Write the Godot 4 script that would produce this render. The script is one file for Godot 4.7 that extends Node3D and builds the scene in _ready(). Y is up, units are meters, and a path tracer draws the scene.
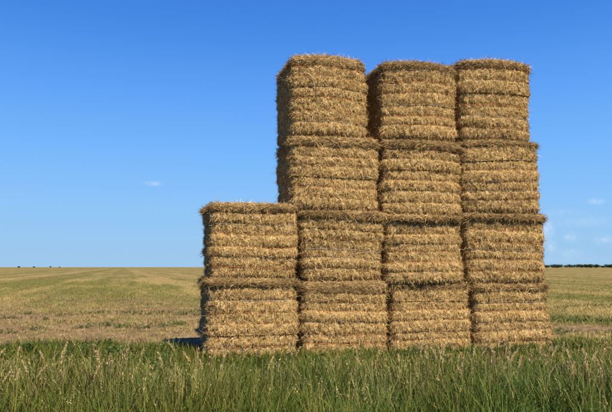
extends Node3D
# A stack of fourteen big hay bales on a grass verge in front of a mown field, clear summer sky.

const EYE := 1.36
const YAW := 13.69                      # the stack's front is turned this far from square
const STACK := Vector3(-1.450, 0.0, -9.506)
var rng := RandomNumberGenerator.new()
var na := FastNoiseLite.new()           # broad noise
var nb := FastNoiseLite.new()           # clump noise
var M := {}
var counts := {}

# ---------------------------------------------------------------- helpers
func numbered(called: String) -> String:
	var n: int = counts.get(called, 0)
	counts[called] = n + 1
	return called if n == 0 else "%s_%03d" % [called, n]

func tag(o: Node, label: String, category: String, group := "", kind := "") -> void:
	if label: o.set_meta("label", label)
	if category: o.set_meta("category", category)
	if group: o.set_meta("group", group)
	if kind: o.set_meta("kind", kind)

func base(called: String, at: Vector3) -> Node3D:
	var o := Node3D.new()
	o.name = numbered(called)
	add_child(o)
	o.position = at
	return o

func part(called: String, mesh: Mesh, mat: Material, parent: Node) -> MeshInstance3D:
	var o := MeshInstance3D.new()
	o.name = called
	o.mesh = mesh
	if mat: o.material_override = mat
	parent.add_child(o, true)
	return o

func lin(r: float, g: float, b: float) -> Color:
	return Color(r, g, b)

func material(rough: float, spec: float, back := Color(0, 0, 0)) -> StandardMaterial3D:
	var m := StandardMaterial3D.new()
	m.vertex_color_use_as_albedo = true
	m.albedo_color = Color(0.8, 0.8, 0.8).linear_to_srgb()
	m.roughness = rough
	m.metallic_specular = spec
	m.cull_mode = BaseMaterial3D.CULL_DISABLED
	if back.r + back.g + back.b > 0.0:
		m.backlight_enabled = true
		m.backlight = back
	return m

class Bag:
	var v := PackedVector3Array()
	var n := PackedVector3Array()
	var c := PackedColorArray()
	var i := PackedInt32Array()
	func quad(a: Vector3, b: Vector3, cc: Vector3, d: Vector3, nn: Vector3, col: Color) -> void:
		var k := v.size()
		v.append(a); v.append(b); v.append(cc); v.append(d)
		n.append(nn); n.append(nn); n.append(nn); n.append(nn)
		c.append(col); c.append(col); c.append(col); c.append(col)
		i.append(k); i.append(k + 1); i.append(k + 2)
		i.append(k); i.append(k + 2); i.append(k + 3)
	func tri(a: Vector3, b: Vector3, cc: Vector3, nn: Vector3, col: Color) -> void:
		var k := v.size()
		v.append(a); v.append(b); v.append(cc)
		n.append(nn); n.append(nn); n.append(nn)
		c.append(col); c.append(col); c.append(col)
		i.append(k); i.append(k + 1); i.append(k + 2)
	func vert(p: Vector3, nn: Vector3, col: Color) -> int:
		v.append(p); n.append(nn); c.append(col)
		return v.size() - 1
	func mesh() -> ArrayMesh:
		# wind every face the way its normals point (front faces run clockwise)
		for t in range(0, i.size(), 3):
			var p := v[i[t]]
			if (v[i[t + 2]] - p).cross(v[i[t + 1]] - p).dot(n[i[t]] + n[i[t + 1]] + n[i[t + 2]]) < 0.0:
				var k := i[t + 1]
				i[t + 1] = i[t + 2]
				i[t + 2] = k
		var a := []
		a.resize(Mesh.ARRAY_MAX)
		a[Mesh.ARRAY_VERTEX] = v
		a[Mesh.ARRAY_NORMAL] = n
		a[Mesh.ARRAY_COLOR] = c
		a[Mesh.ARRAY_INDEX] = i
		var m := ArrayMesh.new()
		m.add_surface_from_arrays(Mesh.PRIMITIVE_TRIANGLES, a)
		return m

func tube(b: Bag, pts: Array, radii: Array, col: Color, sides := 6) -> void:
	var rows := []
	for k in pts.size():
		var p: Vector3 = pts[k]
		var d: Vector3 = ((pts[min(k + 1, pts.size() - 1)] as Vector3) - (pts[max(k - 1, 0)] as Vector3)).normalized()
		var s := d.cross(Vector3(0.31, 0.11, 0.94)).normalized()
		var t := s.cross(d)
		var row := []
		for j in sides:
			var an := TAU * j / sides
			var o := s * cos(an) + t * sin(an)
			row.append(b.vert(p + o * float(radii[k]), o, col))
		rows.append(row)
	for k in rows.size() - 1:
		for j in sides:
			var a0: int = rows[k][j]
			var a1: int = rows[k][(j + 1) % sides]
			var b0: int = rows[k + 1][j]
			var b1: int = rows[k + 1][(j + 1) % sides]
			b.i.append_array(PackedInt32Array([a0, b0, a1, a1, b0, b1]))

# ---------------------------------------------------------------- hay bales
# straw tones, mixed at random over every face of a bale alike (front, sides, gaps); OLD is the rain-weathered brown straw of the top layers
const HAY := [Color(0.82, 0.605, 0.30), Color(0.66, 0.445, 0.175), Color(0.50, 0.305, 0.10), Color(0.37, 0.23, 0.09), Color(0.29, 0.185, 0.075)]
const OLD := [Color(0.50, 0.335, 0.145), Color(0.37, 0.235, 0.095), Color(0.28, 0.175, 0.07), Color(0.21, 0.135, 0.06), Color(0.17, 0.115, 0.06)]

# the plan of a bale: rounded rectangle, its two string faces bulging
func outline(hw: float, hd: float, rc: float, bulge: float, count: int) -> Dictionary:
	var raw := []
	var cs := [Vector2(hw - rc, hd - rc), Vector2(-hw + rc, hd - rc), Vector2(-hw + rc, -hd + rc), Vector2(hw - rc, -hd + rc)]
	for q in 4:
		for k in 9:
			var an := PI / 2 * (q + k / 8.0)
			raw.append(cs[q] + Vector2(cos(an), sin(an)) * rc)
		var nx: Vector2 = cs[(q + 1) % 4] + Vector2(cos(PI / 2 * (q + 1)), sin(PI / 2 * (q + 1))) * rc
		var last: Vector2 = raw[raw.size() - 1]
		for k in range(1, 12): raw.append(last.lerp(nx, k / 12.0))
	for k in raw.size():
		var p: Vector2 = raw[k]
		var e := 1.0 - pow(absf(p.x) / hw, 2.0)
		p.y += (bulge if p.y > 0.0 else -bulge * 0.6) * e * smoothstep(0.0, hd * 0.8, absf(p.y))
		var e2 := 1.0 - pow(absf(p.y) / (hd + bulge), 2.0)
		p.x += signf(p.x) * 0.012 * maxf(e2, 0.0) * smoothstep(0.0, hw * 0.8, absf(p.x))
		raw[k] = p
	var len := [0.0]
	for k in raw.size(): len.append(float(len[k]) + (raw[k] as Vector2).distance_to(raw[(k + 1) % raw.size()]))
	var total: float = len[raw.size()]
	var pts := PackedVector2Array()
	var k := 0
	for j in count:
		var want := total * j / count
		while float(len[k + 1]) < want: k += 1
		var f := (want - float(len[k])) / maxf(float(len[k + 1]) - float(len[k]), 1e-6)
		pts.append((raw[k] as Vector2).lerp(raw[(k + 1) % raw.size()], f))
	var nrm := PackedVector2Array()
	for j in count:
		var t := pts[(j + 2) % count] - pts[(j - 2 + count) % count]
		nrm.append(Vector2(t.y, -t.x).normalized())
	return {"p": pts, "n": nrm, "len": total}

func bale_offset(p: Vector3, seed_at: float) -> float:
	return 0.075 * na.get_noise_3d(p.x * 1.1 + seed_at, p.y * 1.5, p.z * 1.1) + 0.02 * na.get_noise_3d(p.x * 4.0 + seed_at, p.y * 4.0, p.z * 4.0)

func wave(x: float, z: float, seed_at: float) -> float:
	return 0.05 * na.get_noise_2d(x * 1.6 + seed_at, z * 1.6 + 7.0)

# one pressed layer between two twines: a bulging ring of hay covered in straws
func hay_layer(o: Dictionary, y0: float, y1: float, kind: int, h: float, seed_at: float, out: float, wild: float, age: float) -> ArrayMesh:
	# kind 0 = middle, 1 = top cap, 2 = bottom
	var b := Bag.new()
	var pts: PackedVector2Array = o.p
	var nrm: PackedVector2Array = o.n
	var cnt := pts.size()
	var rows := 9
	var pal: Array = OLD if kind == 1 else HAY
	var groove := rng.randf_range(0.004, 0.038)
	var grid := PackedVector3Array()
	grid.resize(cnt * rows)
	for r in rows:
		var f := r / float(rows - 1)
		var e := f * 2.0 - 1.0
		var ins := groove * pow(absf(e), 3.2)
		if kind == 1 and e > -0.2: ins = 0.125 * pow((e + 0.2) / 1.2, 2.6)
		if kind == 2 and e < 0.0: ins = 0.06 * pow(-e, 3.0)
		for j in cnt:
			var p := pts[j]
			var y := lerpf(y0, y1, f)
			var edge := 1.0 if (kind == 0) else (1.0 - f if kind == 1 else f)
			y += wave(p.x, p.y, seed_at + y0 * 0.7) * (edge if kind != 0 else 1.0)
			var q := Vector3(p.x, y, p.y)
			var lump := 0.018 * nb.get_noise_3d(q.x + seed_at, q.y, q.z) + 0.022 * nb.get_noise_3d(q.x * 2.6, q.y * 2.6 + seed_at, q.z * 2.6) + rng.randf_range(-0.009, 0.009)
			var d := out - ins + bale_offset(q, seed_at) + lump
			if kind == 1 and r < 4: d += 0.012 * na.get_noise_2d(j * 0.9, seed_at)
			grid[r * cnt + j] = Vector3(p.x + nrm[j].x * d, y, p.y + nrm[j].y * d)
	# skin of pressed hay
	for r in rows:
		for j in cnt:
			var q := grid[r * cnt + j]
			var du := grid[r * cnt + (j + 1) % cnt] - grid[r * cnt + (j - 1 + cnt) % cnt]
			var dv := grid[mini(r + 1, rows - 1) * cnt + j] - grid[maxi(r - 1, 0) * cnt + j]
			var s := 0.5 + 0.8 * nb.get_noise_3d(q.x * 2.2, q.y * 2.2, q.z * 2.2 + seed_at) + rng.randf_range(-0.3, 0.3)
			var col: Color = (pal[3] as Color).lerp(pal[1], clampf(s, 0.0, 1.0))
			b.vert(q, dv.cross(du).normalized(), col)
	for r in rows - 1:
		for j in cnt:
			var a0 := r * cnt + j
			var a1 := r * cnt + (j + 1) % cnt
			b.i.append_array(PackedInt32Array([a0, a0 + cnt, a1, a1, a0 + cnt, a1 + cnt]))
	# lids
	for lid in 2:
		var r: int = 0 if lid == 0 else rows - 1
		var up := Vector3.UP if lid == 1 else Vector3.DOWN
		var ring := b.v.size()
		var rings := 4 if (kind == 1 and lid == 1) else 1
		for g in rings + 1:
			for j in cnt:
				var q := grid[r * cnt + j]
				var s := 1.0 - g / float(rings + 1)
				var y := q.y
				if rings > 1 and g > 0: y += 0.02 * nb.get_noise_2d(q.x * s * 3.0, q.z * s * 3.0) + 0.008
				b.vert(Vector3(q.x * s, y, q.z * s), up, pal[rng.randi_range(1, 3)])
		for g in rings:
			for j in cnt:
				var a0 := ring + g * cnt + j
				var a1 := ring + g * cnt + (j + 1) % cnt
				b.i.append_array(PackedInt32Array([a0, a0 + cnt, a1, a1, a0 + cnt, a1 + cnt]))
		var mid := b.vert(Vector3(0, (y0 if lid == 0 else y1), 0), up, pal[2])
		for j in cnt:
			b.i.append_array(PackedInt32Array([ring + rings * cnt + j, mid, ring + rings * cnt + (j + 1) % cnt]))
	# straws
	var total := 8600 if kind != 1 else 7600
	var hh := y1 - y0
	for s in total:
		var j := rng.randi_range(0, cnt - 1)
		if nrm[j].y < -0.5 and rng.randf() < 0.85: continue
		var f := rng.randf()
		var rr := f * (rows - 1)
		var r0 := mini(int(rr), rows - 2)
		var q := grid[r0 * cnt + j].lerp(grid[(r0 + 1) * cnt + j], rr - r0)
		var du := (grid[r0 * cnt + (j + 1) % cnt] - grid[r0 * cnt + (j - 1 + cnt) % cnt]).normalized()
		q += du * rng.randf_range(-0.012, 0.012)
		var e := f * 2.0 - 1.0
		var up_k := e * absf(e) * 0.9
		if kind == 1 and e > 0.0: up_k = e * 1.6
		var nn := Vector3(nrm[j].x, up_k, nrm[j].y).normalized()
		var vv := nn.cross(du).normalized()
		var ph: float
		if kind == 1:
			ph = rng.randfn(0.0, 0.45) + PI / 2          # lies along the edge
			if rng.randf() < 0.35: ph = rng.randf() * TAU
		else:
			ph = rng.randfn(0.0, 0.55)                    # mostly upright, folded over the twine
			if rng.randf() < 0.40: ph = rng.randf() * TAU
		var t := vv * cos(ph) + du * sin(ph)
		var length := rng.randf_range(0.025, 0.08)
		if kind == 1: length = rng.randf_range(0.04, 0.15)
		var lift := absf(rng.randfn(0.0, 0.36)) - 0.06
		var wide := rng.randf_range(0.003, 0.0068)
		var stray := rng.randf() < 0.012 * wild
		if stray:
			length = rng.randf_range(0.08, 0.2)
			lift = rng.randf_range(0.3, 1.3)
			wide = 0.004
		if rng.randf() < 0.5: t = -t
		var dir := (t + nn * lift).normalized()
		var side := dir.cross(nn + Vector3(rng.randfn(0, 0.45), rng.randfn(0, 0.45), rng.randfn(0, 0.45))).normalized()
		var fn := side.cross(dir).normalized()
		if fn.dot(nn) < 0.0: fn = -fn
		var clump := nb.get_noise_3d(q.x * 1.7 + seed_at, q.y * 1.7, q.z * 1.7)
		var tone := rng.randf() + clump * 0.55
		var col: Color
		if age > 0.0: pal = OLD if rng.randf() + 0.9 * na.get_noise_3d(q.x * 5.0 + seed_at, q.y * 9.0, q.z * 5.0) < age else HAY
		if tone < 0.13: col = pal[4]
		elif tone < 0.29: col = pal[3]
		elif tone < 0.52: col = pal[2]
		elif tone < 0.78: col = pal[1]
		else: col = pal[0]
		col = col * rng.randf_range(0.88, 1.12)
		var root := q + nn * rng.randf_range(-0.004, 0.006) - dir * length * (0.45 if lift < 0.3 else 0.1)
		var w0 := side * wide * 0.5
		if length > 0.11:
			var m1 := root + dir * length * 0.55
			var tip := m1 + (dir + Vector3(rng.randfn(0, 0.22), -0.25 + rng.randfn(0, 0.22), rng.randfn(0, 0.22))).normalized() * length * 0.45
			b.quad(root - w0, root + w0, m1 + w0, m1 - w0, fn, col)
			b.tri(m1 - w0, m1 + w0, tip, fn, col)
		else:
			var tip2 := root + dir * length
			b.quad(root - w0, root + w0, tip2 + w0 * 0.6, tip2 - w0 * 0.6, fn, col)
	return b.mesh()

func twine(o: Dictionary, y: float, seed_at: float, inset: float, col: Color) -> ArrayMesh:
	var b := Bag.new()
	var pts: PackedVector2Array = o.p
	var nrm: PackedVector2Array = o.n
	var cnt := pts.size()
	var sides := 5
	var step := 2
	var loops := cnt / step
	for k in loops:
		var j := k * step
		var p := pts[j]
		var yy := y + wave(p.x, p.y, seed_at + y * 0.7)
		var q := Vector3(p.x, yy, p.y)
		var d := bale_offset(q, seed_at) - inset + 0.035 * na.get_noise_2d(j * 1.2, y * 30.0 + seed_at)
		var n3 := Vector3(nrm[j].x, 0, nrm[j].y)
		for s in sides:
			var an := TAU * s / sides
			var off := n3 * cos(an) + Vector3.UP * sin(an)
			b.vert(q + n3 * d + off * 0.0032, off, col)
	for k in loops:
		for s in sides:
			var a0 := k * sides + s
			var a1 := k * sides + (s + 1) % sides
			var b0 := ((k + 1) % loops) * sides + s
			var b1 := ((k + 1) % loops) * sides + (s + 1) % sides
			b.i.append_array(PackedInt32Array([a0, b0, a1, a1, b0, b1]))
	return b.mesh()

func make_bale(d: Dictionary, seed_at: float) -> void:
	var yaw := deg_to_rad(YAW)
	var dir := Vector3(cos(yaw), 0, -sin(yaw))
	var nrm := Vector3(sin(yaw), 0, cos(yaw))
	var u0: float = d.u[0]
	var u1: float = d.u[1]
	var h: float = d.h[1] - d.h[0]
	var hw := (u1 - u0) / 2.0 - 0.03
	var hd := 0.60
	var fwd: float = d.get("fwd", 0.0)
	var at := STACK + dir * (u0 + u1) / 2.0 + nrm * (fwd - hd - 0.02) + Vector3.UP * float(d.h[0])
	var root := base("hay_bale", at)
	root.rotation.y = yaw + deg_to_rad(d.get("turn", 0.0))
	tag(root, d.label, "hay bale", "square hay bales stacked in four columns")
	var o := outline(hw, hd, 0.075, float(d.get("bulge", 0.15)), 210)
	var cuts := [0.0]
	var n := 7
	for k in range(1, n): cuts.append(h * (k + (0.10 if k > 0 else 0.0)) / (n + 0.1) + rng.randf_range(-0.022, 0.022))
	cuts.append(h)
	cuts[n - 1] = h - (h - float(cuts[n - 1])) * rng.randf_range(0.7, 1.15)
	for k in n:
		var kind := 2 if k == 0 else (1 if k == n - 1 else 0)
		var out := rng.randf_range(-0.022, 0.018)
		var age := 0.0
		if kind == 1:
			out = float(d.get("cap", 0.03))
			age = rng.randf_range(0.6, 0.95)
		elif k == 0 or k == n - 2: age = rng.randf_range(-0.2, 0.4)
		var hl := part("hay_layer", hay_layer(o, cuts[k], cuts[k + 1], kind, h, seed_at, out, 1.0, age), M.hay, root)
		if kind == 1: hl.set_meta("label", "weathered brown top layer of the bale, edge straws hanging over")
	for k in range(1, n):
		var col: Color = Color(0.62, 0.20, 0.06) if (k + int(seed_at)) % 3 != 0 else Color(0.45, 0.42, 0.36)
		if d.get("blue", false): col = Color(0.44, 0.43, 0.40) if k % 3 != 1 else Color(0.62, 0.22, 0.07)
		part("twine", twine(o, cuts[k], seed_at, 0.006 + rng.randf() * 0.014, col), M.twine, root)

func bales() -> void:
	var list := [
		{"u": [-0.02, 1.40], "h": [0.0, 1.20], "blue": true, "bulge": 0.07, "cap": 0.035, "label": "hay bale on the grass at the low outer end of the stack"},
		{"u": [0.00, 1.36], "h": [1.20, 2.33], "bulge": 0.10, "cap": 0.015, "label": "hay bale on top of the two-high column, torn brown top edge"},
		{"u": [1.43, 2.84], "h": [0.0, 1.16], "bulge": 0.10, "cap": 0.02, "label": "ground hay bale in the four-high column next to the two-high column"},
		{"u": [1.40, 2.76], "h": [1.16, 2.25], "blue": true, "bulge": 0.10, "cap": 0.05, "label": "second hay bale up, beside the top bale of the two-high column"},
		{"u": [1.24, 2.69], "h": [2.25, 3.42], "bulge": 0.14, "cap": 0.03, "label": "third hay bale up, its dark side showing above the two-high column"},
		{"u": [1.22, 2.53], "h": [3.42, 4.72], "bulge": 0.17, "cap": -0.01, "label": "topmost hay bale of the four-high column next to the two-high column"},
		{"u": [2.87, 4.28], "h": [0.0, 1.11], "bulge": 0.09, "cap": 0.02, "label": "ground hay bale in the middle one of the three four-high columns"},
		{"u": [2.79, 4.15], "h": [1.11, 2.20], "bulge": 0.12, "cap": 0.06, "label": "second hay bale up in the middle four-high column, brown straw over its top"},
		{"u": [2.75, 4.15], "h": [2.20, 3.44], "bulge": 0.15, "cap": 0.01, "label": "third hay bale up in the middle one of the three four-high columns"},
		{"u": [2.70, 4.11], "h": [3.44, 4.73], "bulge": 0.17, "cap": -0.01, "label": "topmost hay bale of the middle four-high column, lowest of the three tops"},
		{"u": [4.32, 5.74], "h": [0.0, 1.11], "blue": true, "bulge": 0.07, "cap": 0.03, "label": "ground hay bale of the tall column farthest from the two-high column"},
		{"u": [4.19, 5.69], "h": [1.11, 2.26], "bulge": 0.10, "cap": 0.05, "label": "second hay bale up in the tall column farthest from the two-high column"},
		{"u": [4.18, 5.59], "h": [2.26, 3.48], "blue": true, "bulge": 0.15, "cap": 0.02, "label": "third hay bale up in the tall column farthest from the two-high column"},
		{"u": [4.15, 5.50], "h": [3.48, 4.86], "bulge": 0.18, "cap": 0.01, "label": "topmost hay bale of the tall column farthest from the two-high column"},
	]
	for k in list.size():
		make_bale(list[k], 13.7 * k + 3.0)

# ---------------------------------------------------------------- ground
const ROW := Vector2(-0.272, -0.962)
const ACROSS := Vector2(0.962, -0.272)

func field_colour(x: float, z: float) -> Color:
	var p := Vector2(x, z)
	var s := p.dot(ACROSS)
	var al := p.dot(ROW)
	var dist := maxf(-z, 0.0)
	var tan_c := Color(0.45, 0.33, 0.135)
	var olive := Color(0.245, 0.215, 0.068)
	var soil := Color(0.265, 0.175, 0.09)
	var verge := Color(0.16, 0.13, 0.06)
	# swaths left by the mower, along the rows
	var st := 0.5 + 1.1 * na.get_noise_2d(s * 0.9, 3.0) + 0.55 * na.get_noise_2d(s * 3.1, al * 0.05)
	st += 0.9 * na.get_noise_2d(s * 0.7 + 40.0, al * 0.16) + 0.55 * nb.get_noise_2d(s * 0.25, al * 0.11)
	var sw := fposmod(s + 5.0 + 0.9 * na.get_noise_2d(al * 0.12, s * 0.05) + 3.75, 7.5) - 3.75
	st = st - 0.14 + exp(-sw * sw / 1.5) * (0.55 + 1.2 * na.get_noise_2d(s * 0.3, al * 0.06 + 20.0))
	var c := olive.lerp(tan_c, clampf(st, 0.0, 1.0))
	# bare strip where the field begins
	var soilk := smoothstep(9.0, 11.0, dist + 1.2 * na.get_noise_2d(x * 1.5, z * 1.5)) * (1.0 - smoothstep(14.0, 36.0, dist + 14.0 * na.get_noise_2d(x * 0.7, z * 1.3) + 6.0 * nb.get_noise_2d(x * 0.2, z * 0.6)))
	var right := smoothstep(2.5, 5.0, x)
	if right > 0.0:
		var band := smoothstep(12.3, 13.0, dist + na.get_noise_2d(x, 9.0)) * (1.0 - smoothstep(14.6, 15.6, dist + na.get_noise_2d(x, 2.0)))
		soilk = lerpf(soilk, band, right)
	var sc := soil.lerp(Color(0.45, 0.325, 0.16), clampf(0.4 + 0.9 * nb.get_noise_2d(x * 0.35, z * 1.2), 0.0, 1.0))
	c = c.lerp(sc, clampf(soilk * (0.85 + 0.6 * na.get_noise_2d(x * 2.2, z * 4.0)), 0.0, 1.0))
	var vk := 1.0 - smoothstep(9.6, 11.2, dist + 1.0 * na.get_noise_2d(x * 2.0, z * 2.0) - right * 1.6)
	c = c.lerp(verge, vk)
	return c * 1.32 * (1.0 + 0.25 * nb.get_noise_2d(x * 1.3, z * 1.3))

func ground() -> void:
	var b := Bag.new()
	var angs := []
	var a := -180.0
	while a < 179.99:
		angs.append(a)
		a += 0.14 if absf(a) < 42.0 else 3.0
	var rads := [0.0]
	var r := 1.5
	while r < 5200.0:
		rads.append(r)
		r *= 1.025
	var na_count := angs.size()
	for ri in rads.size():
		for ai in na_count:
			var t := deg_to_rad(float(angs[ai]))
			var x := sin(t) * float(rads[ri])
			var z := -cos(t) * float(rads[ri])
			b.vert(Vector3(x, 0, z), Vector3.UP, field_colour(x, z))
	for ri in rads.size() - 1:
		for ai in na_count:
			var a0 := ri * na_count + ai
			var a1 := ri * na_count + (ai + 1) % na_count
			b.i.append_array(PackedInt32Array([a0, a0 + na_count, a1, a1, a0 + na_count, a1 + na_count]))
	var o := part("field", b.mesh(), M.ground, self)
	tag(o, "mown hay field running flat to the horizon in tan and olive swaths", "field", "", "structure")

# ---------------------------------------------------------------- grass and weeds
func blade(b: Bag, root: Vector3, heading: float, height: float, lean: float, bend: float, wide: float, col: Color, segs := 3) -> void:
	var h := Vector3(cos(heading), 0, sin(heading))
	var side := Vector3(-h.z, 0, h.x).rotated(Vector3.UP, rng.randf_range(-0.9, 0.9))
	var p := root
	var ang := lean
	var k0 := b.v.size()
	for s in segs + 1:
		var f := s / float(segs)
		var d := Vector3.UP * cos(ang) + h * sin(ang)
		var nn := (h * cos(ang) - Vector3.UP * sin(ang)).normalized()
		var w := wide * 0.5 * (1.0 - pow(f, 2.2)) + 0.0004
		if s == segs:
			b.vert(p, nn, col)
		else:
			b.vert(p - side * w, nn, col)
			b.vert(p + side * w, nn, col)
		p += d * height / segs
		ang += bend / segs
	for s in segs - 1:
		var q := k0 + s * 2
		b.i.append_array(PackedInt32Array([q, q + 2, q + 1, q + 1, q + 2, q + 3]))
	var e := k0 + (segs - 1) * 2
	b.i.append_array(PackedInt32Array([e, e + 2, e + 1]))

func tuft(n: int, spread: float, h0: float, h1: float, wide: float, lean: float, bend: float, cols: Array, segs := 3) -> ArrayMesh:
	var b := Bag.new()
	for k in n:
		var an := rng.randf() * TAU
		var rr := spread * sqrt(rng.randf())
		var col: Color = cols[rng.randi_range(0, cols.size() - 1)]
		col = col * rng.randf_range(0.8, 1.2)
		blade(b, Vector3(cos(an) * rr, -0.01, sin(an) * rr), an + rng.randfn(0, 0.8), rng.randf_range(h0, h1), absf(rng.randfn(0, lean)), absf(rng.randfn(0, bend)), wide * rng.randf_range(0.6, 1.2), col, segs)
	return b.mesh()

# dry stems, each with a small pale tuft of seeds
func seeding_tuft(n: int, cols: Array) -> ArrayMesh:
	var b := Bag.new()
	for k in n:
		var an := rng.randf() * TAU
		var rr := 0.09 * sqrt(rng.randf())
		var col: Color = cols[rng.randi_range(0, cols.size() - 1)] * rng.randf_range(0.8, 1.2)
		var hgt := rng.randf_range(0.24, 0.6)
		blade(b, Vector3(cos(an) * rr, -0.01, sin(an) * rr), an, hgt, absf(rng.randfn(0, 0.2)), absf(rng.randfn(0, 0.5)), 0.004, col, 3)
		if hgt > 0.44 and rng.randf() < 0.55:
			var e := b.v.size()
			var tip := b.v[e - 1]
			var d := (tip - (b.v[e - 2] + b.v[e - 3]) * 0.5).normalized()
			for j in 12:
				var q := tip - d * rng.randf() * 0.09
				var sd := (d + Vector3(rng.randfn(0, 0.45), rng.randfn(0, 0.3), rng.randfn(0, 0.45))).normalized()
				leaf(b, q, sd, rng.randf_range(0.012, 0.024), rng.randf_range(0.003, 0.006), Color(0.50, 0.385, 0.17) * rng.randf_range(0.75, 1.15))
	return b.mesh()

func in_stack(x: float, z: float, margin := 0.0) -> bool:
	var yaw := deg_to_rad(YAW)
	var d := Vector3(x, 0, z) - STACK
	var u := d.dot(Vector3(cos(yaw), 0, -sin(yaw)))
	var v := d.dot(Vector3(sin(yaw), 0, cos(yaw)))
	return u > -0.06 - margin and u < 5.80 + margin and v < 0.16 + margin and v > -1.4 - margin

func scatter(parent: Node, called: String, meshes: Array, xf: Array, cols: Array, mat: Material) -> void:
	# xf[k] = list of Transform3D for mesh k
	for k in meshes.size():
		if (xf[k] as Array).is_empty(): continue
		var mm := MultiMesh.new()
		mm.transform_format = MultiMesh.TRANSFORM_3D
		mm.use_colors = true
		mm.mesh = meshes[k]
		mm.instance_count = (xf[k] as Array).size()
		for j in mm.instance_count:
			mm.set_instance_transform(j, xf[k][j])
			mm.set_instance_color(j, cols[k][j])
		var o := MultiMeshInstance3D.new()
		o.name = called
		o.multimesh = mm
		o.material_override = mat
		o.set_meta("kind", "stuff")
		parent.add_child(o, true)

func lists(n: int) -> Array:
	var a := []
	for k in n: a.append([])
	return a

func spot(x: float, z: float, sc: float, tall: float, tilt := 0.12) -> Transform3D:
	var bs := Basis(Vector3.UP, rng.randf() * TAU)
	bs = Basis(Vector3(1, 0, 0), rng.randfn(0, tilt)) * Basis(Vector3(0, 0, 1), rng.randfn(0, tilt)) * bs
	return Transform3D(bs.scaled_local(Vector3(sc, sc * tall, sc)), Vector3(x, 0, z))

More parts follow.
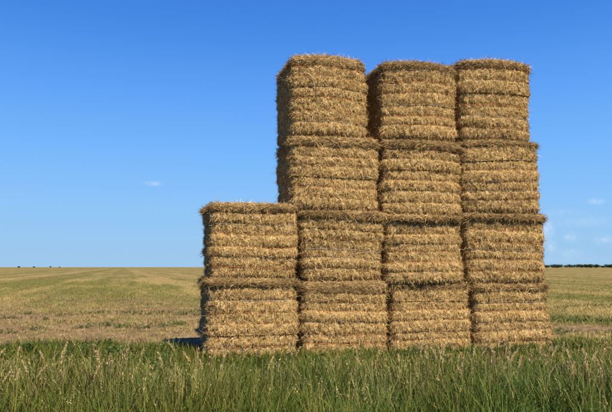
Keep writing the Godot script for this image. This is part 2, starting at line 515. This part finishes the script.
func verge_grass() -> void:
	var g1 := [Color(0.08, 0.115, 0.02), Color(0.125, 0.15, 0.028), Color(0.05, 0.075, 0.014), Color(0.21, 0.195, 0.05)]
	var g2 := [Color(0.08, 0.135, 0.03), Color(0.06, 0.105, 0.025), Color(0.105, 0.155, 0.045)]
	var dry := [Color(0.42, 0.33, 0.15), Color(0.34, 0.27, 0.11), Color(0.28, 0.24, 0.09), Color(0.22, 0.22, 0.07)]
	# tall green grass
	var green := []
	for k in 5: green.append(tuft(24, 0.10, 0.16, 0.56, 0.0062, 0.34, 1.3, g1, 4))
	for k in 2: green.append(tuft(21, 0.10, 0.16, 0.5, 0.007, 0.42, 1.3, g2, 4))
	var straw := []
	for k in 5: straw.append(seeding_tuft(9, dry))
	var low := []
	for k in 4: low.append(tuft(24, 0.10, 0.07, 0.2, 0.008, 0.5, 1.2, g1 + [Color(0.3, 0.25, 0.1)], 3))
	var leafy := []
	for k in 4: leafy.append(weed_mesh(0.2, 34, [Color(0.07, 0.12, 0.03), Color(0.10, 0.15, 0.04), Color(0.06, 0.10, 0.03)]))
	var gx := lists(7)
	var gc := lists(7)
	var sx := lists(5)
	var sc := lists(5)
	var lx := lists(4)
	var lc := lists(4)
	var wx := lists(4)
	var wc := lists(4)
	for k in 12500:
		var z := -lerpf(2.3, 11.4, pow(rng.randf(), 0.8))
		var half := 1.2 - z * 0.58
		var x := rng.randf_range(-half, half)
		if in_stack(x, z): continue
		var patch := na.get_noise_2d(x * 1.5, z * 1.5)
		var back := -z + 0.9 * na.get_noise_2d(x * 2.2, 5.0) + 0.5 * na.get_noise_2d(x * 7.0, z * 3.0)
		var tint := (1.0 + 0.35 * na.get_noise_2d(x * 4.0 + 50.0, z * 4.0)) * rng.randf_range(0.75, 1.2)
		var warm := clampf(0.5 - x * 0.10 + 0.8 * patch, 0.0, 1.0)
		var colr := Color(tint * (0.86 + 0.28 * warm), tint, tint * (1.05 - 0.2 * warm))
		if back < 7.9:
			var tall := 1.0 - 0.35 * smoothstep(6.6, 7.9, back)
			tall *= 0.92 + 0.45 * patch
			var dryk := clampf(0.10 + 0.36 * warm + 0.3 * na.get_noise_2d(x * 2.5, z * 2.5 + 90.0), 0.05, 0.7)
			if rng.randf() < dryk * smoothstep(4.4, 6.8, back) * 1.25:
				var q := rng.randi_range(0, 4)
				sx[q].append(spot(x, z, rng.randf_range(0.8, 1.1), tall, 0.1)); sc[q].append(Color(1, 1, 1) * tint)
			else:
				var q := rng.randi_range(0, 4)
				if nb.get_noise_2d(x * 0.22, z * 0.22) > 0.18: q = rng.randi_range(5, 6)
				gx[q].append(spot(x, z, rng.randf_range(0.8, 1.15), tall, 0.14)); gc[q].append(colr)
		elif x < 2.0 or back < 8.6 or in_stack(x, z, 0.5):
			if back > 10.9: continue
			if in_stack(x, z, 0.35) or rng.randf() < 0.55 or x > 2.0:
				var q := rng.randi_range(0, 3)
				lx[q].append(spot(x, z, rng.randf_range(0.8, 1.4), 1.0)); lc[q].append(colr)
			elif rng.randf() < 0.6:
				var q := rng.randi_range(0, 4)
				gx[q].append(spot(x, z, 0.8, rng.randf_range(0.45, 0.75), 0.14)); gc[q].append(colr * 1.05)
			else:
				var q := rng.randi_range(0, 3)
				wx[q].append(spot(x, z, rng.randf_range(0.6, 1.1), 1.0 - 0.4 * rng.randf())); wc[q].append(colr)
		else:
			if back > 11.9: continue
			var q := rng.randi_range(0, 3)
			lx[q].append(spot(x, z, rng.randf_range(0.7, 1.2), 0.8)); lc[q].append(Color(1.35, 1.25, 1.3) * tint)
	for k in 3200:
		var x := rng.randf_range(2.6, 7.5)
		var z := -rng.randf_range(8.0, 12.7)
		if in_stack(x, z) or -z > 12.3 + 0.6 * na.get_noise_2d(x * 3.0, 1.0): continue
		var q := rng.randi_range(0, 3)
		lx[q].append(spot(x, z, rng.randf_range(0.7, 1.1), rng.randf_range(0.5, 0.8))); lc[q].append(Color(1.5, 1.35, 1.5) * (1.0 + 0.4 * na.get_noise_2d(x * 5.0, z * 5.0)))
	var o := base("tall_grass", Vector3.ZERO)
	tag(o, "tall green grass growing thick on the verge in front of the stack", "grass", "", "stuff")
	scatter(o, "grass_tuft", green, gx, gc, M.leaf)
	o = base("dry_grass", Vector3.ZERO)
	tag(o, "straw-coloured dry grass stems standing among the green verge grass", "grass", "", "stuff")
	scatter(o, "grass_tuft", straw, sx, sc, M.leaf)
	o = base("short_grass", Vector3.ZERO)
	tag(o, "short grass round the foot of the hay stack", "grass", "", "stuff")
	scatter(o, "grass_tuft", low, lx, lc, M.leaf)
	o = base("ground_weeds", Vector3.ZERO)
	tag(o, "dark green leafy weeds along the edge between verge and bare soil", "weeds", "", "stuff")
	scatter(o, "weed_plant", leafy, wx, wc, M.leaf)

func leaf(b: Bag, root: Vector3, d: Vector3, length: float, wide: float, col: Color) -> void:
	var side := d.cross(Vector3.UP + Vector3(rng.randfn(0, 0.4), 0, rng.randfn(0, 0.4))).normalized()
	var nn := side.cross(d).normalized()
	var m1 := root + d * length * 0.45 + nn * length * 0.06
	var tip := root + d * length - Vector3.UP * length * 0.15
	b.tri(root, m1 - side * wide * 0.5, m1 + side * wide * 0.5, nn, col)
	b.tri(m1 - side * wide * 0.5, tip, m1 + side * wide * 0.5, nn, col)

func weed_mesh(h: float, n: int, cols: Array) -> ArrayMesh:
	var b := Bag.new()
	for s in 5:
		var an := rng.randf() * TAU
		var top := Vector3(cos(an) * h * 0.35, h * rng.randf_range(0.7, 1.1), sin(an) * h * 0.35)
		var r0 := Vector3(cos(an) * 0.02, -0.01, sin(an) * 0.02)
		tube(b, [r0, r0.lerp(top, 0.5), top], [0.004, 0.003, 0.0015], cols[0], 4)
		for k in n / 5:
			var f := rng.randf_range(0.15, 1.0)
			var q := rng.randf() * TAU
			var col: Color = cols[rng.randi_range(0, cols.size() - 1)]
			leaf(b, r0.lerp(top, f), Vector3(cos(q), rng.randf_range(-0.1, 0.7), sin(q)).normalized(), h * rng.randf_range(0.22, 0.42), h * rng.randf_range(0.08, 0.15), col * rng.randf_range(0.8, 1.2))
	return b.mesh()

func field_stubble() -> void:
	var tans := [Color(1.4, 1.38, 1.4), Color(1.15, 1.15, 1.15), Color(0.95, 0.97, 0.9)]
	var greens := [Color(0.8, 1.0, 0.7), Color(1.0, 1.15, 0.9), Color(0.65, 0.85, 0.6)]
	var m := []
	for k in 4: m.append(tuft(12, 0.10, 0.04, 0.12, 0.007, 0.6, 0.5, tans, 2))
	for k in 4: m.append(tuft(14, 0.11, 0.04, 0.13, 0.009, 0.6, 0.8, greens, 2))
	var xf := lists(8)
	var cl := lists(8)
	for k in 90000:
		var dist := 10.5 * pow(110.0 / 10.5, pow(rng.randf(), 0.62))
		var half := dist * 0.58 + 2.0
		var x := rng.randf_range(-half, half)
		var z := -dist
		if in_stack(x, z, 0.05): continue
		# what the stack hides needs no stubble
		var px := x / dist
		if rng.randf() < smoothstep(20.0, 110.0, dist): continue
		if px > -0.12 and px < 0.36 and dist > 16.0: continue
		var c := field_colour(x, z)
		var grassy := clampf((c.g / c.r - 0.66) / 0.28, 0.0, 1.0)
		var bare := c.b / c.r
		if bare > 0.335 and grassy < 0.5 and rng.randf() < 0.86: continue
		var g := rng.randf() < 0.12 + 0.75 * grassy
		var q := rng.randi_range(4, 7) if g else rng.randi_range(0, 3)
		var s := rng.randf_range(0.7, 1.3) * (1.0 + smoothstep(30.0, 110.0, dist) * 0.3)
		xf[q].append(spot(x, z, s, rng.randf_range(0.6, 1.0), 0.2))
		cl[q].append(c * rng.randf_range(0.76, 1.04))
	var o := base("field_stubble", Vector3.ZERO)
	tag(o, "short cut stubble and regrowth covering the mown field", "stubble", "", "stuff")
	scatter(o, "stubble_tuft", m, xf, cl, M.leaf)

func soil_clods() -> void:
	var m := []
	for k in 5:
		var b := Bag.new()
		var ring := []
		for r in 4:
			var row := []
			var el := lerpf(-0.5, PI / 2, r / 3.0)
			for j in 7:
				var an := TAU * j / 7.0
				var d := Vector3(cos(an) * cos(el), sin(el) * 0.65, sin(an) * cos(el))
				row.append(b.vert(d * rng.randf_range(0.7, 1.1), d, Color(1, 1, 1)))
			ring.append(row)
		for r in 3:
			for j in 7:
				b.i.append_array(PackedInt32Array([ring[r][j], ring[r + 1][j], ring[r][(j + 1) % 7], ring[r][(j + 1) % 7], ring[r + 1][j], ring[r + 1][(j + 1) % 7]]))
		m.append(b.mesh())
	var xf := lists(5)
	var cl := lists(5)
	for k in 26000:
		var dist := rng.randf_range(9.5, 32.0)
		var x := rng.randf_range(-1.0, 1.0) * (dist * 0.56 + 2.0)
		if in_stack(x, -dist, 0.1): continue
		var c := field_colour(x, -dist)
		if c.b / c.r < 0.33 or c.r < 0.24: continue
		var q := rng.randi_range(0, 4)
		var s := 0.006 + 0.026 * pow(rng.randf(), 4.0)
		xf[q].append(Transform3D(Basis(Vector3.UP, rng.randf() * TAU).scaled(Vector3(s, s, s) * rng.randf_range(0.8, 1.3)), Vector3(x, 0, -dist)))
		cl[q].append(c * rng.randf_range(0.5, 0.85))
	var o := base("soil_clods", Vector3.ZERO)
	tag(o, "crumbs and clods of dry brown earth on the bare strip", "soil", "", "stuff")
	scatter(o, "clod", m, xf, cl, M.straw)

# low weed clumps on the bare soil, one by one
func weed_clump(at: Vector3, length: float, depth: float, label: String, group: String) -> void:
	var o := base("weed_clump", at)
	tag(o, label, "weed", group)
	var b := Bag.new()
	var cols := [Color(0.075, 0.11, 0.03), Color(0.10, 0.14, 0.04), Color(0.13, 0.155, 0.05)]
	var stems := Bag.new()
	var n := int(8 + length * 26)
	for k in n:
		var x := rng.randfn(0, 0.3) * length
		var z := rng.randfn(0, 0.3) * depth
		var h := rng.randf_range(0.03, 0.10)
		var an := rng.randf() * TAU
		var top := Vector3(x + cos(an) * 0.05, h, z + sin(an) * 0.05)
		tube(stems, [Vector3(x, -0.01, z), top], [0.004, 0.002], cols[0], 3)
		for j in 9:
			var q := rng.randf() * TAU
			var col: Color = cols[rng.randi_range(0, 2)]
			leaf(b, Vector3(x, 0, z).lerp(top, rng.randf_range(0.1, 1.0)), Vector3(cos(q), rng.randf_range(-0.05, 0.6), sin(q)).normalized(), rng.randf_range(0.03, 0.08), rng.randf_range(0.012, 0.026), col * rng.randf_range(0.8, 1.2))
	part("leaves", b.mesh(), M.leaf, o).set_meta("kind", "stuff")
	part("stems", stems.mesh(), M.leaf, o).set_meta("kind", "stuff")

func weeds() -> void:
	# [x, z, length in metres]
	for w in [[-7.85, -17.18, 0.90], [-8.02, -18.62, 0.50], [-5.92, -14.07, 0.45], [-6.17, -13.44, 0.30], [-4.65, -15.02, 0.90], [-4.10, -14.53, 0.50], [-5.20, -19.22, 0.80], [-3.65, -14.53, 0.50], [-4.53, -18.43, 0.70], [-3.21, -14.77, 0.30], [-3.06, -15.27, 0.50], [-3.98, -19.22, 1.10], [-3.36, -18.43, 1.00], [-5.04, -14.53, 0.25], [-3.31, -19.65, 0.70], [-6.22, -18.82, 0.90], [-6.03, -19.22, 0.45], [-6.70, -16.70, 0.30], [-5.61, -23.24, 0.80], [-6.80, -18.05, 0.30]]:
		weed_clump(Vector3(w[0], 0, w[1]), w[2], 0.4, "low dark weed clump on the bare soil beside the two-high column", "weed clumps on the bare soil")
	for w in [[6.67, -17.02, 0.50], [6.58, -16.10, 0.70], [6.93, -16.39, 0.45], [7.10, -16.10, 0.90], [7.51, -16.39, 0.70], [7.60, -16.10, 0.80], [6.18, -16.10, 0.50], [5.12, -13.24, 0.50], [5.44, -13.64, 0.40], [10.30, -22.65, 0.80], [6.23, -13.44, 0.40], [9.19, -22.09, 0.50], [7.50, -17.35, 0.40], [8.53, -21.55, 0.60]]:
		weed_clump(Vector3(w[0], 0, w[1]), w[2], 0.5, "green weed clump in the row past the tall end of the stack", "weed clumps past the tall end of the stack")

# single tall stalks with a seed head
func stalk_proto(h: float, bow: float, head: float) -> Node3D:
	var o := Node3D.new()
	var pts := []
	var p := Vector3.ZERO
	var ang := 0.04
	var n := 8
	for k in n + 1:
		pts.append(p)
		p += Vector3(sin(ang), cos(ang), 0) * h / n
		ang += bow / n * (0.4 if k < 5 else 1.8)
	var rad := []
	for k in n + 1: rad.append(lerpf(0.0026, 0.0014, k / float(n)))
	var b := Bag.new()
	pts[0] = Vector3(0, -0.02, 0)
	tube(b, pts, rad, Color(0.36, 0.27, 0.11), 5)
	part("stem", b.mesh(), M.straw, o)
	b = Bag.new()
	var d := Vector3(sin(ang), cos(ang), 0)
	var q: Vector3 = pts[n]
	for k in 80:
		var f := rng.randf()
		var c := q + d * head * (f - 0.18) - Vector3.UP * 0.02 * f * f
		var an := rng.randf() * TAU
		var rr := 0.012 * sin(PI * clampf(f * 0.9 + 0.08, 0.0, 1.0)) + 0.003
		var o2 := Vector3(cos(an), 0.2, sin(an)) * rr
		var sd := (d + o2.normalized() * 0.5 - Vector3.UP * 0.2).normalized()
		var w := sd.cross(o2.normalized() + Vector3(0.1, 0, 0.2)).normalized() * rng.randf_range(0.002, 0.0036)
		var col := Color(0.60, 0.44, 0.205) * rng.randf_range(0.75, 1.15)
		var l := rng.randf_range(0.014, 0.028)
		var a := c + o2 * 0.6
		var nn := w.cross(sd).normalized()
		b.tri(a, a + sd * l * 0.5 - w, a + sd * l * 0.5 + w, nn, col)
		b.tri(a + sd * l * 0.5 - w, a + sd * l, a + sd * l * 0.5 + w, nn, col)
	part("seed_head", b.mesh(), M.straw, o)
	for k in 2:
		b = Bag.new()
		blade(b, pts[2 + k], rng.randf() * TAU, rng.randf_range(0.16, 0.26), 0.35, 1.5, 0.007, Color(0.22, 0.22, 0.07), 4)
		part("leaf", b.mesh(), M.leaf, o)
	return o

func stalks() -> void:
	var protos := []
	for k in 7: protos.append(stalk_proto(rng.randf_range(0.42, 0.56), rng.randf_range(0.05, 0.45), rng.randf_range(0.09, 0.15)))
	# runs of stalks: [u range in metres along x at that depth, depth range, how many, label, group]
	var runs := [
		[1.05, 2.15, 5.6, 6.9, 46, "pale seed-headed grass stalk in front of the tall end of the stack"],
		[2.15, 3.1, 5.3, 6.9, 30, "pale seed-headed grass stalk on the verge past the tall end of the stack"],
		[-1.15, -0.35, 5.6, 6.8, 18, "pale seed-headed grass stalk in front of the two-high column"],
		[-0.3, 1.0, 6.0, 7.4, 12, "pale seed-headed grass stalk in front of the middle columns"],
		[-3.2, -1.25, 5.2, 7.4, 34, "pale seed-headed grass stalk on the verge beyond the two-high column"],
	]
	for r in runs:
		for k in int(r[4]):
			var o: Node3D = (protos[rng.randi_range(0, 6)] as Node3D).duplicate()
			o.name = numbered("seed_stalk")
			add_child(o)
			o.position = Vector3(rng.randf_range(r[0], r[1]), 0, -rng.randf_range(r[2], r[3]))
			o.rotation = Vector3(rng.randfn(0, 0.06), rng.randfn(0.2, 1.4), rng.randfn(0, 0.06))
			var s := rng.randf_range(0.85, 1.1)
			o.scale = Vector3(s, s, s)
			tag(o, r[5], "grass stalk", "seed-headed grass stalks on the verge")
	for p in protos: p.free()

# ---------------------------------------------------------------- far trees
func crown(b: Bag, at: Vector3, w: float, h: float, n: int, cols: Array) -> void:
	for k in n:
		var d := Vector3(rng.randfn(), rng.randfn(), rng.randfn()).normalized() * pow(rng.randf(), 0.4)
		var lump := 0.8 + 0.4 * na.get_noise_3d(d.x * 30.0 + at.x, d.y * 30.0, d.z * 30.0)
		var p := at + Vector3(d.x * w, d.y * h, d.z * w) * lump
		var s := rng.randf_range(0.2, 0.5) * w * 0.4
		var a := Vector3(rng.randfn(), rng.randfn(), rng.randfn()).normalized()
		var c := a.cross(Vector3(0.3, 0.9, 0.2)).normalized()
		var col: Color = cols[rng.randi_range(0, cols.size() - 1)]
		b.quad(p - a * s, p + c * s, p + a * s, p - c * s, a.cross(c), col * rng.randf_range(0.8, 1.2))

func far_trees() -> void:
	var cols := [Color(0.05, 0.075, 0.03), Color(0.065, 0.09, 0.035), Color(0.045, 0.065, 0.035)]
	var defs := [[20, 5.2, 2.6, "round dark tree on the horizon, widest of the four"], [35, 4.4, 2.4, "dark tree on the horizon between two other lone trees"], [51.5, 3.2, 3.2, "lone upright dark tree on the horizon next to a pale low one"], [60.5, 3.4, 1.8, "low pale tree at the end of the row on the horizon"]]
	for d in defs:
		var dist := 980.0
		var o := base("field_tree", Vector3((float(d[0]) - 306.0) / 640.0 * dist, 0, -dist))
		tag(o, d[3], "tree", "lone trees on the horizon")
		var b := Bag.new()
		tube(b, [Vector3.ZERO - Vector3.UP * 0.1, Vector3(0.1, 1.2, 0), Vector3(0.2, 1.8, 0)], [0.22, 0.17, 0.08], Color(0.09, 0.065, 0.045))
		part("trunk", b.mesh(), M.leaf, o)
		b = Bag.new()
		crown(b, Vector3(0, 0.2 + float(d[2]) * 0.5, 0), float(d[1]) * 0.4, float(d[2]) * 0.5, 500, cols)
		part("crown", b.mesh(), M.leaf, o)
	var w := Bag.new()
	var x := 250.0
	while x < 900.0:
		var dist := 960.0 + rng.randf_range(-30, 40)
		var h := rng.randf_range(1.6, 2.9)
		tube(w, [Vector3(x, -0.1, -dist), Vector3(x, h, -dist)], [0.25, 0.12], Color(0.09, 0.065, 0.045), 4)
		crown(w, Vector3(x, 0.4 + h, -dist), rng.randf_range(4.0, 6.5), h, 140, cols)
		x += rng.randf_range(1.2, 3.2)
	var o := part("far_wood", w.mesh(), M.leaf, self)
	tag(o, "thin dark belt of trees along the horizon past the tall end", "wood", "", "stuff")

# ---------------------------------------------------------------- sky
func sky_picture() -> Image:
	var w := 3072
	var h := 1536
	var im := Image.create(w, h, false, Image.FORMAT_RGBAF)
	# [degrees above the horizon, sRGB colour]
	var stops := [[0.0, Color8(158, 198, 232)], [2.5, Color8(152, 198, 238)], [6.0, Color8(138, 193, 246)], [10.0, Color8(119, 181, 248)], [15.0, Color8(96, 162, 243)], [20.0, Color8(72, 140, 229)], [25.0, Color8(58, 122, 214)], [45.0, Color8(40, 95, 185)], [90.0, Color8(30, 75, 160)]]
	for y in h:
		var el := 90.0 - 180.0 * (y + 0.5) / h
		var c: Color = (stops[0][1] as Color).srgb_to_linear()
		if el > 0.0:
			for k in stops.size() - 1:
				if el >= float(stops[k][0]) and el <= float(stops[k + 1][0]):
					c = (stops[k][1] as Color).srgb_to_linear().lerp((stops[k + 1][1] as Color).srgb_to_linear(), (el - float(stops[k][0])) / (float(stops[k + 1][0]) - float(stops[k][0])))
		im.fill_rect(Rect2i(0, y, w, 1), c)
	# small fair-weather wisps: [azimuth, elevation, half width, half height in degrees, strength]
	for cl in [[-13.55, 7.25, 0.68, 0.17, 0.45], [20.66, 3.17, 0.51, 0.77, 0.55], [20.92, 1.66, 0.43, 0.51, 0.35], [22.49, 2.47, 0.60, 0.34, 0.35], [24.56, 5.32, 0.60, 0.21, 0.50], [24.96, 2.18, 0.77, 0.34, 0.32], [22.37, 1.15, 1.02, 0.34, 0.25], [23.60, 3.68, 2.55, 0.43, 0.20], [21.72, 4.48, 2.13, 0.34, 0.14], [31.62, 2.43, 2.55, 0.51, 0.30], [35.44, 3.78, 1.70, 0.34, 0.30], [-29.75, 2.09, 1.70, 0.26, 0.25], [21.58, 0.58, 3.40, 0.26, 0.14]]:
		var x0 := int((float(cl[0]) - 2.6 * float(cl[2])) / 360.0 * w)
		var x1 := int((float(cl[0]) + 2.6 * float(cl[2])) / 360.0 * w)
		for yy in range(int((90.0 - float(cl[1]) - 2.6 * float(cl[3])) / 180.0 * h), int((90.0 - float(cl[1]) + 2.6 * float(cl[3])) / 180.0 * h) + 1):
			for xx in range(x0, x1 + 1):
				var q := Vector2(((xx + 0.5) * 360.0 / w - float(cl[0])) / float(cl[2]), (90.0 - (yy + 0.5) * 180.0 / h - float(cl[1])) / float(cl[3]))
				var k := exp(-q.length_squared() * 1.3) * float(cl[4]) * clampf(0.75 + 1.1 * na.get_noise_2d(xx * 0.9, yy * 2.0), 0.0, 1.4)
				var ix := posmod(xx, w)
				im.set_pixel(ix, yy, im.get_pixel(ix, yy).lerp(Color(0.80, 0.86, 0.93), clampf(k, 0.0, 1.0)))
	return im

# ----------------------------------------------------------------
func _ready() -> void:
	rng.seed = 4711
	na.seed = 11; na.frequency = 0.25; na.fractal_octaves = 3
	nb.seed = 23; nb.frequency = 5.0; nb.fractal_octaves = 2

	# camera
	var cam := Camera3D.new()
	cam.name = "camera"
	cam.position = Vector3(0, EYE, 0)
	cam.rotation.x = atan(61.0 / 640.0)
	cam.fov = rad_to_deg(2.0 * atan(206.0 / 640.0))
	cam.near = 0.05
	cam.far = 8000.0
	add_child(cam)
	cam.current = true
	# sky and exposure
	var env := Environment.new()
	env.background_mode = Environment.BG_SKY
	var sky := Sky.new()
	var pm := PanoramaSkyMaterial.new()
	pm.panorama = ImageTexture.create_from_image(sky_picture())
	sky.sky_material = pm
	env.sky = sky
	env.background_energy_multiplier = 0.64
	env.ambient_light_source = Environment.AMBIENT_SOURCE_SKY
	env.tonemap_mode = Environment.TONE_MAPPER_LINEAR
	env.tonemap_exposure = 1.6
	env.sdfgi_enabled = true
	env.ssao_enabled = true
	env.ssil_enabled = true
	var we := WorldEnvironment.new()
	we.name = "world_environment"
	we.environment = env
	add_child(we)
	# sun: behind the camera and to its right
	var sun := DirectionalLight3D.new()
	sun.name = "sun"
	sun.light_energy = 1.6
	sun.light_color = Color(1.0, 0.95, 0.86)
	sun.light_angular_distance = 0.5
	sun.shadow_enabled = true
	sun.rotation = Vector3(deg_to_rad(-50.0), deg_to_rad(30.0), 0)
	add_child(sun)

	M.hay = material(0.75, 0.25)
	M.twine = material(0.6, 0.4)
	M.straw = material(0.7, 0.2)
	M.leaf = material(0.6, 0.15, Color(0.10, 0.13, 0.03))
	var g := material(0.95, 0.1)
	var nt := NoiseTexture2D.new()
	nt.width = 1024; nt.height = 1024; nt.seamless = true
	var fn := FastNoiseLite.new()
	fn.seed = 5; fn.frequency = 0.045; fn.fractal_octaves = 5; fn.fractal_gain = 0.7
	nt.noise = fn
	var ramp := Gradient.new()
	ramp.set_color(0, Color(0.5, 0.49, 0.48)); ramp.set_color(1, Color(1, 1, 1))
	nt.color_ramp = ramp
	g.albedo_texture = nt
	g.uv1_triplanar = true
	g.uv1_world_triplanar = true
	g.uv1_scale = Vector3(0.45, 0.45, 0.45)
	M.ground = g

	ground()
	bales()
	far_trees()
	field_stubble()
	soil_clods()
	verge_grass()
	weeds()
	stalks()
